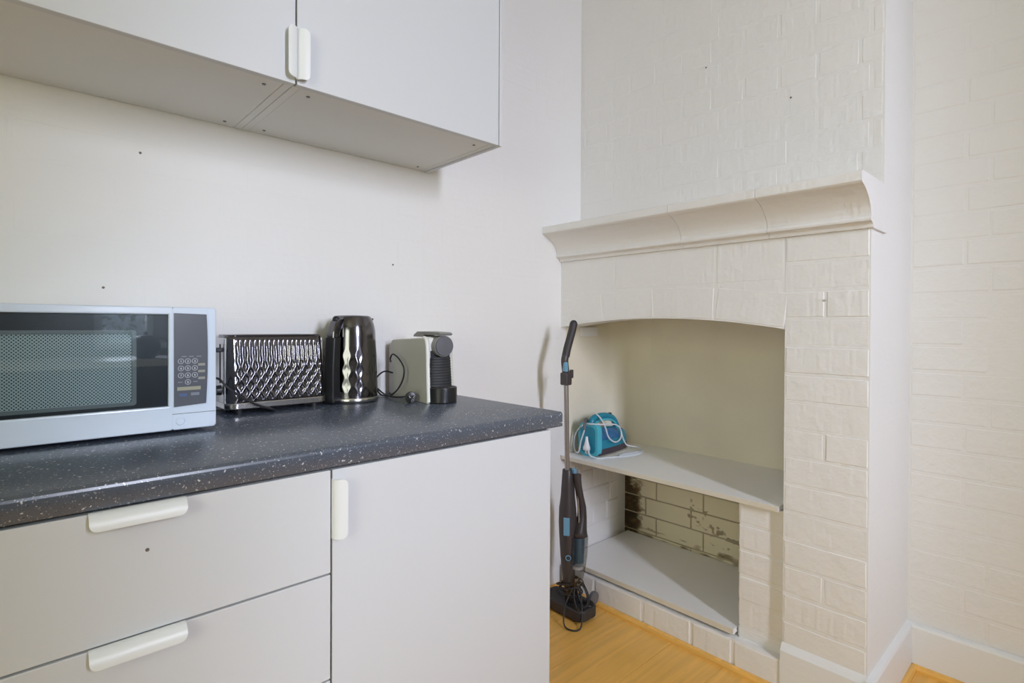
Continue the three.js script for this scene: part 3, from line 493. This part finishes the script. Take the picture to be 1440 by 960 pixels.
// ------------------------------------------------------------------ capsule coffee machine
{
  const t = thing('coffee_machine', 'small cream capsule coffee machine with a round head and black drip tray', 'coffee machine', [0.945, 0.918, -1.351], -0.075);
  const w = 0.094, hw = w / 2;
  const ss = new THREE.Shape(); ss.moveTo(0.012, 0.002); ss.lineTo(-0.21, 0.002); ss.quadraticCurveTo(-0.225, 0.003, -0.225, 0.02); ss.lineTo(-0.222, 0.166); ss.quadraticCurveTo(-0.22, 0.181, -0.205, 0.1815); ss.lineTo(-0.012, 0.19); ss.quadraticCurveTo(0.0, 0.19, 0.001, 0.178); ss.closePath();
  for (const s of [-1, 1]) { const g = extrude(ss, 0.007, 0.002, 2); g.rotateY(-Math.PI / 2); g.translate(s * (hw - 0.0055) + 0.0035, 0, 0); mesh('side_panel', g, M.cream, t); }
  const cs = new THREE.Shape(); cs.moveTo(0.002, 0.003); cs.lineTo(-0.21, 0.003); cs.lineTo(-0.225, 0.016); cs.lineTo(-0.222, 0.17); cs.lineTo(-0.205, 0.184); cs.lineTo(-0.014, 0.193); cs.quadraticCurveTo(0, 0.193, -0.002, 0.176); cs.closePath();
  const cg = extrude(cs, w - 0.03, 0.001, 1); cg.rotateY(-Math.PI / 2); cg.translate((w - 0.03) / 2, 0, 0); mesh('body', cg, M.creamEdge, t);
  // pale front edge of the near side panel
  const fe = tube([[-hw + 0.006, 0.004, 0.0135], [-hw + 0.006, 0.09, 0.0085], [-hw + 0.006, 0.165, 0.0045], [-hw + 0.007, 0.187, -0.004], [-hw + 0.009, 0.1925, -0.02]], 0.0062, 40, 10); mesh('front_edge', fe, M.creamEdge, t);
  mesh('rear_tank', rbox(w - 0.012, 0.168, 0.03, 0.008), M.rearBeige, t, [0, 0.088, -0.24]);
  const head = new THREE.Group(); head.name = 'brew_head'; head.position.set(0.006, 0.168, 0.004); t.add(head);
  mesh('head_ring', cyl(0.0315, 0.0305, 0.05, 48), M.leverGrey, head, [0, 0, -0.008], [Math.PI / 2, 0, 0]); mesh('head_disc', new THREE.LatheGeometry([[0, 0.005], [0.0285, 0.004], [0.0295, 0.002], [0.0295, -0.004]].map((p) => new THREE.Vector2(...p)), 48), M.greyPlastic, head, [0, 0, 0.0195], [Math.PI / 2, 0, 0]);
  const lg = extrude([[-0.128, 0.1955], [-0.126, 0.2], [-0.105, 0.209], [-0.06, 0.21], [0.025, 0.208], [0.034, 0.2045], [0.03, 0.2015], [-0.062, 0.2025], [-0.075, 0.1955]], 0.04, 0.0015, 2); lg.rotateY(-Math.PI / 2); lg.translate(0.026, 0, 0); mesh('lever', lg, M.leverGrey, t);
  // ribbed column
  const col = []; for (let i = 0; i <= 64; i++) { const v = i / 64, y = 0.048 + 0.087 * v; col.push([0.0385 - 0.006 * v + (i % 6 < 3 ? 0.0013 : 0), y]); }
  const cgeo = grid(40, 64, (u, v) => { const [r, y] = col[Math.round(v * 64)], a = Math.PI - Math.PI * u; return [0.004 + r * Math.cos(a), y, 0.004 + 0.016 * Math.sin(a) * (r / 0.037)]; }); mesh('ribbed_column', cgeo, M.blackMatt, t);
  mesh('column_core', slab(0.064, 0.15, 0.02), M.blackMatt, t, [0.004, 0.079, -0.007]);
  const ds = new THREE.Shape(); ds.moveTo(-0.043, -0.012); ds.lineTo(-0.043, 0.006); ds.absarc(0, 0.006, 0.043, Math.PI, 0, true); ds.lineTo(0.043, -0.012); ds.closePath();
  const dg = extrude(ds, 0.04, 0.003, 3); dg.rotateX(-Math.PI / 2); dg.scale(1, 1, -1); flip(dg); dg.translate(0.006, 0.004, 0.002); const tray = mesh('drip_tray', dg, M.blackPlastic, t);
  for (let i = -3; i <= 3; i++) mesh('grille_bar', slab(0.0032, 0.0016, 0.06 - Math.abs(i) * 0.006), M.greyPlastic, tray, [0.006 + i * 0.0095, 0.0478, 0.018]);
  mesh('badge', slab(0.014, 0.0022, 0.0006), M.steel, tray, [0.028, 0.034, 0.0452], [0, 0.55, 0]);
  // cord: rises in a wide loop beside the machine, ends in a loose plug
  const at = (x, y, z) => { const dx = x - 0.945, dz = z + 1.351, c = Math.cos(-0.075), q = Math.sin(-0.075); return [dx * c - dz * q, y - 0.918, dx * q + dz * c]; };
  mesh('power_cord', tube([at(0.905, 1.03, -1.56), at(0.884, 1.042, -1.528), at(0.882, 1.0565, -1.511), at(0.882, 1.047, -1.477), at(0.882, 1.016, -1.443), at(0.882, 0.987, -1.447), at(0.882, 0.952, -1.476), at(0.882, 0.928, -1.519), at(0.882, 0.9215, -1.554), at(0.879, 0.926, -1.585), at(0.875, 0.9405, -1.597), at(0.873, 0.974, -1.597), at(0.876, 0.993, -1.573), at(0.88, 1.001, -1.55), at(0.89, 0.9975, -1.5235)], 0.0026, 160, 8), M.cord, t);
  mesh('plug_lead', tube([at(0.874, 0.945, -1.598), at(0.876, 0.931, -1.56), at(0.868, 0.927, -1.49), at(0.87, 0.929, -1.45), at(0.87, 0.934, -1.415), at(0.869, 0.935, -1.4)], 0.0026, 50, 8), M.cord, t);
  const plug = new THREE.Group(); plug.name = 'plug'; plug.position.set(...at(0.868, 0.9355, -1.383)); plug.rotation.y = -0.35; t.add(plug);
  mesh('plug_body', new THREE.LatheGeometry([[0, -0.026], [0.006, -0.025], [0.0085, -0.012], [0.0165, -0.002], [0.0172, 0.006], [0.0155, 0.0095], [0, 0.0095]].map((p) => new THREE.Vector2(...p)), 36), M.blackPlastic, plug, null, [Math.PI / 2, 0, 0]);
  for (const [x, y, r] of [[-0.006, 0.004, 0.5], [0.006, 0.004, -0.5], [0, -0.007, 0]]) mesh('pin', rbox(0.0018, 0.0065, 0.016, 0.0006), M.steel, plug, [x, y, 0.016], [0, 0, r]);
}

// ------------------------------------------------------------------ steam iron on the shelf
{
  const t = thing('steam_iron', 'teal steam iron with its cord wound about it, resting on the recess shelf', 'iron', [1.858, 0.5775, -1.522], 0);
  const half = (s) => 0.052 * Math.sqrt(Math.max(0, 1 - Math.pow(s, 2.4)));
  const outline = (k) => { const s = new THREE.Shape(); for (let i = 0; i <= 30; i++) { const q = i / 30; s[i ? 'lineTo' : 'moveTo'](0.012 + 0.275 * q * k + (1 - k) * 0.01, half(q) * k); } for (let i = 30; i >= 0; i--) { const q = i / 30; s.lineTo(0.012 + 0.275 * q * k + (1 - k) * 0.01, -half(q) * k); } return s; };
  const flat = (s, h, y, b) => { const g = extrude(s, h, b, 2); g.rotateX(-Math.PI / 2); g.translate(0, y, 0); return g; };
  mesh('soleplate', flat(outline(0.98), 0.006, 0.001, 0.001), M.steel, t); mesh('heat_shield', flat(outline(0.95), 0.022, 0.009, 0.002), M.soleDark, t);
  mesh('water_tank', grid(40, 20, (u, v) => { const a = Math.PI * v, s = 1 - u, x = 0.012 + 0.262 * s, w = half(s) * 0.93, h = 0.03 + 0.058 * Math.sqrt(Math.max(0, 1 - s ** 3)); return [x, 0.032 + h * Math.sin(a) ** 0.75 * (s > 0.99 ? 0.2 : 1), w * Math.cos(a)]; }), M.teal, t);
  mesh('tank_side', grid(16, 10, (u, v) => { const s = 0.62 - 0.5 * u, x = 0.012 + 0.262 * s, a = Math.PI * (0.1 + 0.27 * v), h = 0.03 + 0.058 * Math.sqrt(1 - s ** 3); return [x, 0.0335 + h * Math.sin(a) ** 0.75, half(s) * 0.955 * Math.cos(a)]; }), M.ironBlue, t);
  const heel = extrude(roundRect(-0.052, 0.004, 0.052, 0.142, 0.03), 0.022, 0.004, 3); heel.rotateY(-Math.PI / 2); heel.translate(0.024, 0, 0); mesh('heel_rest', heel, M.tealLight, t);
  const hp = extrude(roundRect(-0.041, 0.016, 0.041, 0.13, 0.022), 0.003, 0.001, 1); hp.rotateY(-Math.PI / 2); hp.translate(0.0005, 0, 0); mesh('heel_panel', hp, M.teal, t);
  mesh('handle', tube([[0.016, 0.128, 0], [0.03, 0.158, 0], [0.075, 0.167, 0], [0.13, 0.163, 0], [0.175, 0.146, 0], [0.2, 0.115, 0], [0.212, 0.082, 0]], 0.0145, 60, 16), M.teal, t);
  mesh('handle_trim', tube([[0.03, 0.143, 0.012], [0.075, 0.153, 0.014], [0.13, 0.149, 0.014], [0.17, 0.134, 0.012], [0.193, 0.107, 0.011]], 0.0055, 50, 10), M.tealLight, t);
  mesh('dial', cyl(0.021, 0.022, 0.012, 32), M.rearBeige, t, [0.082, 0.094, 0.0], [0, 0, 0]); mesh('steam_button', rbox(0.022, 0.008, 0.014, 0.003), M.blackPlastic, t, [0.15, 0.172, 0]);
  mesh('cord_sleeve', tube([[0.022, 0.144, -0.02], [0.0, 0.162, -0.012], [-0.02, 0.15, -0.002], [-0.03, 0.12, 0.004]], 0.0065, 30, 10), M.greyPlastic, t);
  const rope = (pts, n) => { const g = tube(pts, 0.0034, n, 8), uv = g.attributes.uv; for (let i = 0; i < uv.count; i++) uv.setX(i, uv.getX(i) * n / 12); return g; };
  mesh('cord', rope([[-0.03, 0.12, 0.004], [-0.034, 0.07, -0.012], [-0.03, 0.018, -0.03], [-0.02, 0.02, -0.058], [-0.012, 0.09, -0.062], [-0.004, 0.138, -0.02], [-0.008, 0.145, 0.02], [0.03, 0.143, 0.05], [0.08, 0.14, 0.058], [0.135, 0.126, 0.058], [0.17, 0.098, 0.05], [0.165, 0.07, 0.054], [0.13, 0.056, 0.06], [0.09, 0.064, 0.064], [0.058, 0.09, 0.064], [0.05, 0.13, 0.054], [0.048, 0.165, 0.03], [0.048, 0.184, 0.002]], 220), M.rope, t);
  mesh('cord', rope([[0.17, 0.098, 0.05], [0.187, 0.06, 0.05], [0.205, 0.03, 0.058], [0.24, 0.02, 0.07], [0.27, 0.012, 0.078], [0.262, 0.005, 0.096], [0.22, 0.004, 0.104], [0.17, 0.004, 0.096], [0.13, 0.0045, 0.088], [0.1, 0.005, 0.094], [0.13, 0.0045, 0.108], [0.18, 0.004, 0.118], [0.23, 0.004, 0.116], [0.262, 0.004, 0.104], [0.272, 0.004, 0.088]], 220), M.rope, t);
  mesh('cord', rope([[-0.024, 0.05, 0.022], [-0.026, 0.016, 0.03], [-0.012, 0.004, 0.055], [0.04, 0.0036, 0.082], [0.09, 0.0036, 0.106], [0.14, 0.0036, 0.126], [0.2, 0.0036, 0.128], [0.24, 0.0036, 0.118]], 120), M.rope, t);
  const pl = new THREE.Group(); pl.name = 'plug'; pl.position.set(-0.024, 0.052, 0.012); pl.rotation.set(0, 0, 0); t.add(pl);
  mesh('plug_body', new THREE.LatheGeometry([[0, 0.04], [0.005, 0.039], [0.007, 0.022], [0.0115, 0.004], [0.0155, -0.006], [0.0155, -0.018], [0, -0.019]].map((p) => new THREE.Vector2(...p)), 28), M.whitePlastic, pl);
  for (const [x, z] of [[0.005, 0.004], [-0.005, 0.004], [0, -0.006]]) mesh('pin', rbox(0.0018, 0.015, 0.006, 0.0006), M.steel, pl, [x, -0.026, z]);
}

// ------------------------------------------------------------------ upright stick vacuum
{
  const t = thing('stick_vacuum', 'dark upright stick vacuum with a grey tube and blue details beside the fireplace', 'vacuum', [1.66, 0, -1.425]);
  // everything below is written for a vacuum that faces the room (local +x); then the column leans a little
  const col = new THREE.Group(); col.name = 'column'; col.position.set(-0.03, 0.09, 0); t.add(col);
  const lean = (y) => -0.022 * ((y - 0.09) / 0.9);
  mesh('tube', tube([[0.0 + lean(0.56), 0.46, -0.005], [lean(0.9) - 0.002, 0.835, -0.005]], 0.0095, 6, 20), M.tubeSteel, col);
  const clamp = new THREE.Group(); clamp.name = 'handle_clamp'; clamp.position.set(lean(0.92) - 0.002, 0.85, -0.005); col.add(clamp);
  mesh('collar', rbox(0.034, 0.05, 0.036, 0.006), M.vacBrown, clamp, [0, 0, 0]); mesh('blue_button', rbox(0.016, 0.04, 0.022, 0.006), M.vacBlue, clamp, [-0.012, 0.048, 0.006], [0, 0, 0.1]); mesh('cord_hook', rbox(0.014, 0.034, 0.012, 0.004), M.vacBrown, clamp, [0.026, 0.018, 0.006]);
  mesh('neck', tube([[0.002, 0.015, 0], [-0.006, 0.05, 0], [-0.008, 0.075, 0], [0.0, 0.1, 0]], 0.0145, 20, 16), M.vacBrown, clamp);
  const grip = tube([[-0.003, 0.088, 0], [0.006, 0.118, 0], [0.02, 0.158, 0.002], [0.033, 0.195, 0.003], [0.04, 0.216, 0.003]], 0.0155, 40, 18); mesh('grip', mergeGeometries([grip, (() => { const s = new THREE.SphereGeometry(0.0155, 18, 12); s.translate(0.04, 0.216, 0.003); return s; })()]), M.vacGrip, col, [lean(0.92) - 0.002, 0.85, -0.005]);
  // main body: tapered shell, wider at mid height
  const loft = (rows, n = 28) => { const g = grid(n, rows.length - 1, (u, v) => { const [y, cx, cz, rx, rz] = rows[Math.round(v * (rows.length - 1))], a = -u * 2 * Math.PI, c = Math.cos(a), s = Math.sin(a), e = 0.75; return [cx + rx * Math.sign(c) * Math.abs(c) ** e, y, cz + rz * Math.sign(s) * Math.abs(s) ** e]; }); return g; };
  mesh('main_body', loft([[0.49, -0.004, -0.006, 0.001, 0.001], [0.49, -0.004, -0.006, 0.022, 0.021], [0.44, -0.006, -0.006, 0.024, 0.023], [0.385, -0.008, -0.005, 0.026, 0.026], [0.34, -0.01, -0.004, 0.031, 0.031], [0.29, -0.01, -0.003, 0.033, 0.033], [0.24, -0.009, -0.003, 0.032, 0.032], [0.2, -0.008, -0.002, 0.031, 0.031], [0.15, -0.008, -0.002, 0.028, 0.028], [0.08, -0.007, 0, 0.022, 0.024], [0.03, -0.004, 0, 0.02, 0.024], [0.03, -0.004, 0, 0.001, 0.001]]), M.vacBrown, col);
  mesh('spine', tube([[0.008, 0.505, 0.026], [0.01, 0.42, 0.028], [0.012, 0.3, 0.036], [0.012, 0.2, 0.036]], 0.004, 30, 8), M.tubeSteel, col);
  mesh('latch', rbox(0.022, 0.02, 0.02, 0.005), M.vacBlue, col, [0.006, 0.486, 0.018]);
  mesh('power_switch', rbox(0.01, 0.07, 0.024, 0.003), M.vacBlue, col, [-0.0365, 0.275, 0.0145], [0, 0.62, 0]);
  // hand unit with a clear dust cup
  const hand = new THREE.Group(); hand.name = 'hand_unit'; hand.position.set(0.006, 0, 0.033); col.add(hand);
  mesh('hand_grip', loft([[0.478, -0.002, 0, 0.001, 0.001], [0.478, -0.002, 0, 0.012, 0.014], [0.43, 0.004, 0, 0.012, 0.014], [0.385, 0.015, 0, 0.013, 0.015], [0.345, 0.027, 0, 0.014, 0.016], [0.305, 0.028, 0, 0.016, 0.018], [0.255, 0.014, 0, 0.026, 0.026], [0.23, 0.012, 0, 0.031, 0.03], [0.23, 0.012, 0, 0.001, 0.001]]), M.vacBrown, hand);
  mesh('hand_hook', rbox(0.016, 0.022, 0.014, 0.004), M.vacBrown, hand, [0.009, 0.465, 0]);
  mesh('dust_cup', loft([[0.23, 0.01, 0, 0.035, 0.033], [0.16, 0.007, 0, 0.034, 0.032], [0.1, 0.0, 0, 0.03, 0.03], [0.05, -0.008, -0.006, 0.026, 0.027], [0.02, -0.014, -0.012, 0.022, 0.023]]), M.smoke, hand);
  mesh('filter', loft([[0.23, 0.008, 0, 0.022, 0.022], [0.13, 0.006, 0, 0.02, 0.02], [0.125, 0.006, 0, 0.001, 0.001]]), M.vacFilter, hand);
  mesh('filter_band', cyl(0.0225, 0.0225, 0.012, 28), M.whitePlastic, hand, [0.003, 0.112, 0]);
  const logo = new THREE.CylinderGeometry(0.013, 0.013, 0.002, 28); mesh('logo_disc', logo, M.blackPlastic, col, [-0.0295, 0.152, 0.0175], [Math.PI / 2, 0, 0.86]); mesh('logo_ring', new THREE.TorusGeometry(0.0095, 0.0018, 8, 28), M.vacBlue, col, [-0.0312, 0.152, 0.0192], [0, -0.86, 0]);
  // floor head, long axis along z
  const hs = roundRect(-0.046, -0.135, 0.046, 0.075, 0.024); const hg = extrude(hs, 0.028, 0.008, 4); hg.rotateX(-Math.PI / 2); hg.scale(1, 1, -1); flip(hg); hg.translate(-0.012, 0.018, 0.008); const fh = mesh('floor_head', hg, M.vacGrip, t);
  mesh('brush_roll_cover', (() => { const g = new THREE.CapsuleGeometry(0.03, 0.14, 8, 24); g.rotateX(Math.PI / 2); return g; })(), M.blackPlastic, fh, [0.012, 0.038, -0.01]);
  mesh('end_cap', cyl(0.026, 0.026, 0.012, 28), M.greyPlastic, fh, [0.05, 0.062, 0.056], [Math.PI / 2, 0, 0]);
  mesh('swivel_joint', loft([[0.13, -0.03, 0, 0.02, 0.022], [0.09, -0.022, 0, 0.022, 0.024], [0.05, -0.012, 0, 0.026, 0.03]]), M.blackPlastic, t);
  for (const z of [-0.04, 0.04]) mesh('wheel', cyl(0.017, 0.017, 0.012, 24), M.blackMatt, t, [-0.045, 0.017, z], [Math.PI / 2, 0, 0]);
  // mains lead wound in loose loops around the foot
  const loops = []; for (let i = 0; i <= 60; i++) { const a = i / 60 * Math.PI * 2 * 4, k = i / 60; loops.push([-0.03 + (0.04 + 0.012 * Math.sin(a * 0.7)) * Math.cos(a), 0.13 - 0.03 * Math.sin(a * 0.5 + 1) - 0.03 * k, (0.042 + 0.012 * Math.cos(a * 0.63)) * Math.sin(a)]); }
  mesh('power_cord', tube(loops, 0.003, 320, 7), M.cord, t);
  mesh('power_cord', tube([[-0.02, 0.125, 0.045], [-0.035, 0.09, 0.064], [-0.055, 0.04, 0.085], [-0.085, 0.006, 0.1], [-0.11, 0.004, 0.085], [-0.12, 0.012, 0.055], [-0.1, 0.06, 0.035], [-0.07, 0.11, 0.035], [-0.05, 0.135, 0.04]], 0.003, 100, 7), M.cord, t);
  mesh('power_cord', tube([[-0.05, 0.12, 0.03], [-0.06, 0.08, 0.05], [-0.05, 0.045, 0.066], [-0.02, 0.048, 0.074], [0.005, 0.085, 0.06], [0.0, 0.13, 0.045], [-0.035, 0.145, 0.04], [-0.062, 0.105, 0.05], [-0.06, 0.06, 0.07], [-0.03, 0.042, 0.08]], 0.003, 110, 7), M.cord, t);
  mesh('power_cord', tube([[0.005, 0.13, 0.04], [0.012, 0.09, 0.06], [0.0, 0.05, 0.072], [-0.03, 0.055, 0.078], [-0.045, 0.1, 0.06], [-0.03, 0.14, 0.035], [0.0, 0.12, 0.045], [-0.01, 0.07, 0.075], [-0.05, 0.05, 0.07]], 0.003, 100, 7), M.cord, t);
}

// ------------------------------------------------------------------ sink bench under the window (seen mirrored in the appliances)
{
  const t = thing('sink_bench', 'bench with a white top and black front below the window, mirrored in the microwave door', 'bench', [0.2, 0, ROOM.z1 - 0.3]);
  span('bench_top', -0.9, 1.3, 0.88, 0.92, -0.31, 0.298, M.benchTop, t, 0.004); span('front', -0.88, 1.28, 0.1, 0.88, -0.28, -0.262, M.ovenBlack, t, 0.002); span('body', -0.88, 1.28, 0, 0.88, -0.262, 0.298, M.carcass, t);
  const k = thing('round_pot', 'round black pot standing on the white bench, mirrored in the microwave door', 'pot', [0.66, 0.92, ROOM.z1 - 0.38]);
  mesh('pot_body', new THREE.LatheGeometry([[0, 0], [0.05, 0], [0.075, 0.03], [0.085, 0.08], [0.075, 0.125], [0.045, 0.15], [0, 0.158]].map((p) => new THREE.Vector2(...p)), 40), M.blackPlastic, k); mesh('knob', new THREE.SphereGeometry(0.012, 16, 12), M.blackPlastic, k, [0, 0.167, 0]); mesh('handle', new THREE.TorusGeometry(0.045, 0.007, 10, 32, Math.PI * 1.2), M.blackPlastic, k, [0.085, 0.085, 0], [0, 0, -Math.PI * 0.6]);
}
{ // shrub outside the window, mirrored in the microwave door
  const g = [], leaf = new THREE.PlaneGeometry(0.05, 0.022, 2, 1);
  for (let i = 0; i < 1500; i++) { const l = leaf.clone(); l.rotateX(rr(0, 6.3)); l.rotateY(rr(0, 6.3)); l.rotateZ(rr(0, 6.3)); const a = rr(0, 6.3), h = rr(0, 1), r = 0.62 * Math.sqrt(1 - 0.75 * h) * Math.sqrt(rr(0.25, 1)); l.translate(r * Math.cos(a) * 1.5, 0.1 + 1.4 * h, r * Math.sin(a) * 0.55); g.push(l); }
  const t = thing('garden_shrub', 'leafy green garden shrub outside the window, mirrored in the microwave door', 'shrub', [0.7, -0.1, ROOM.z1 + 0.75]);
  mesh('foliage', mergeGeometries(g), M.leaf, t); for (const [x, z] of [[-0.12, 0], [0.1, 0.06], [0.02, -0.07]]) mesh('stem', cyl(0.012, 0.02, 0.9, 10), M.spot, t, [x, 0.45, z], [0, 0, x * 0.6]);
  const q = struct('ground_outside'); span('soil', -2, 4, -0.3, -0.1, ROOM.z1 + 0.13, ROOM.z1 + 6, std({ color: lin(0.09, 0.12, 0.05), roughness: 1 }), q);
}
renderer.render(scene, camera);
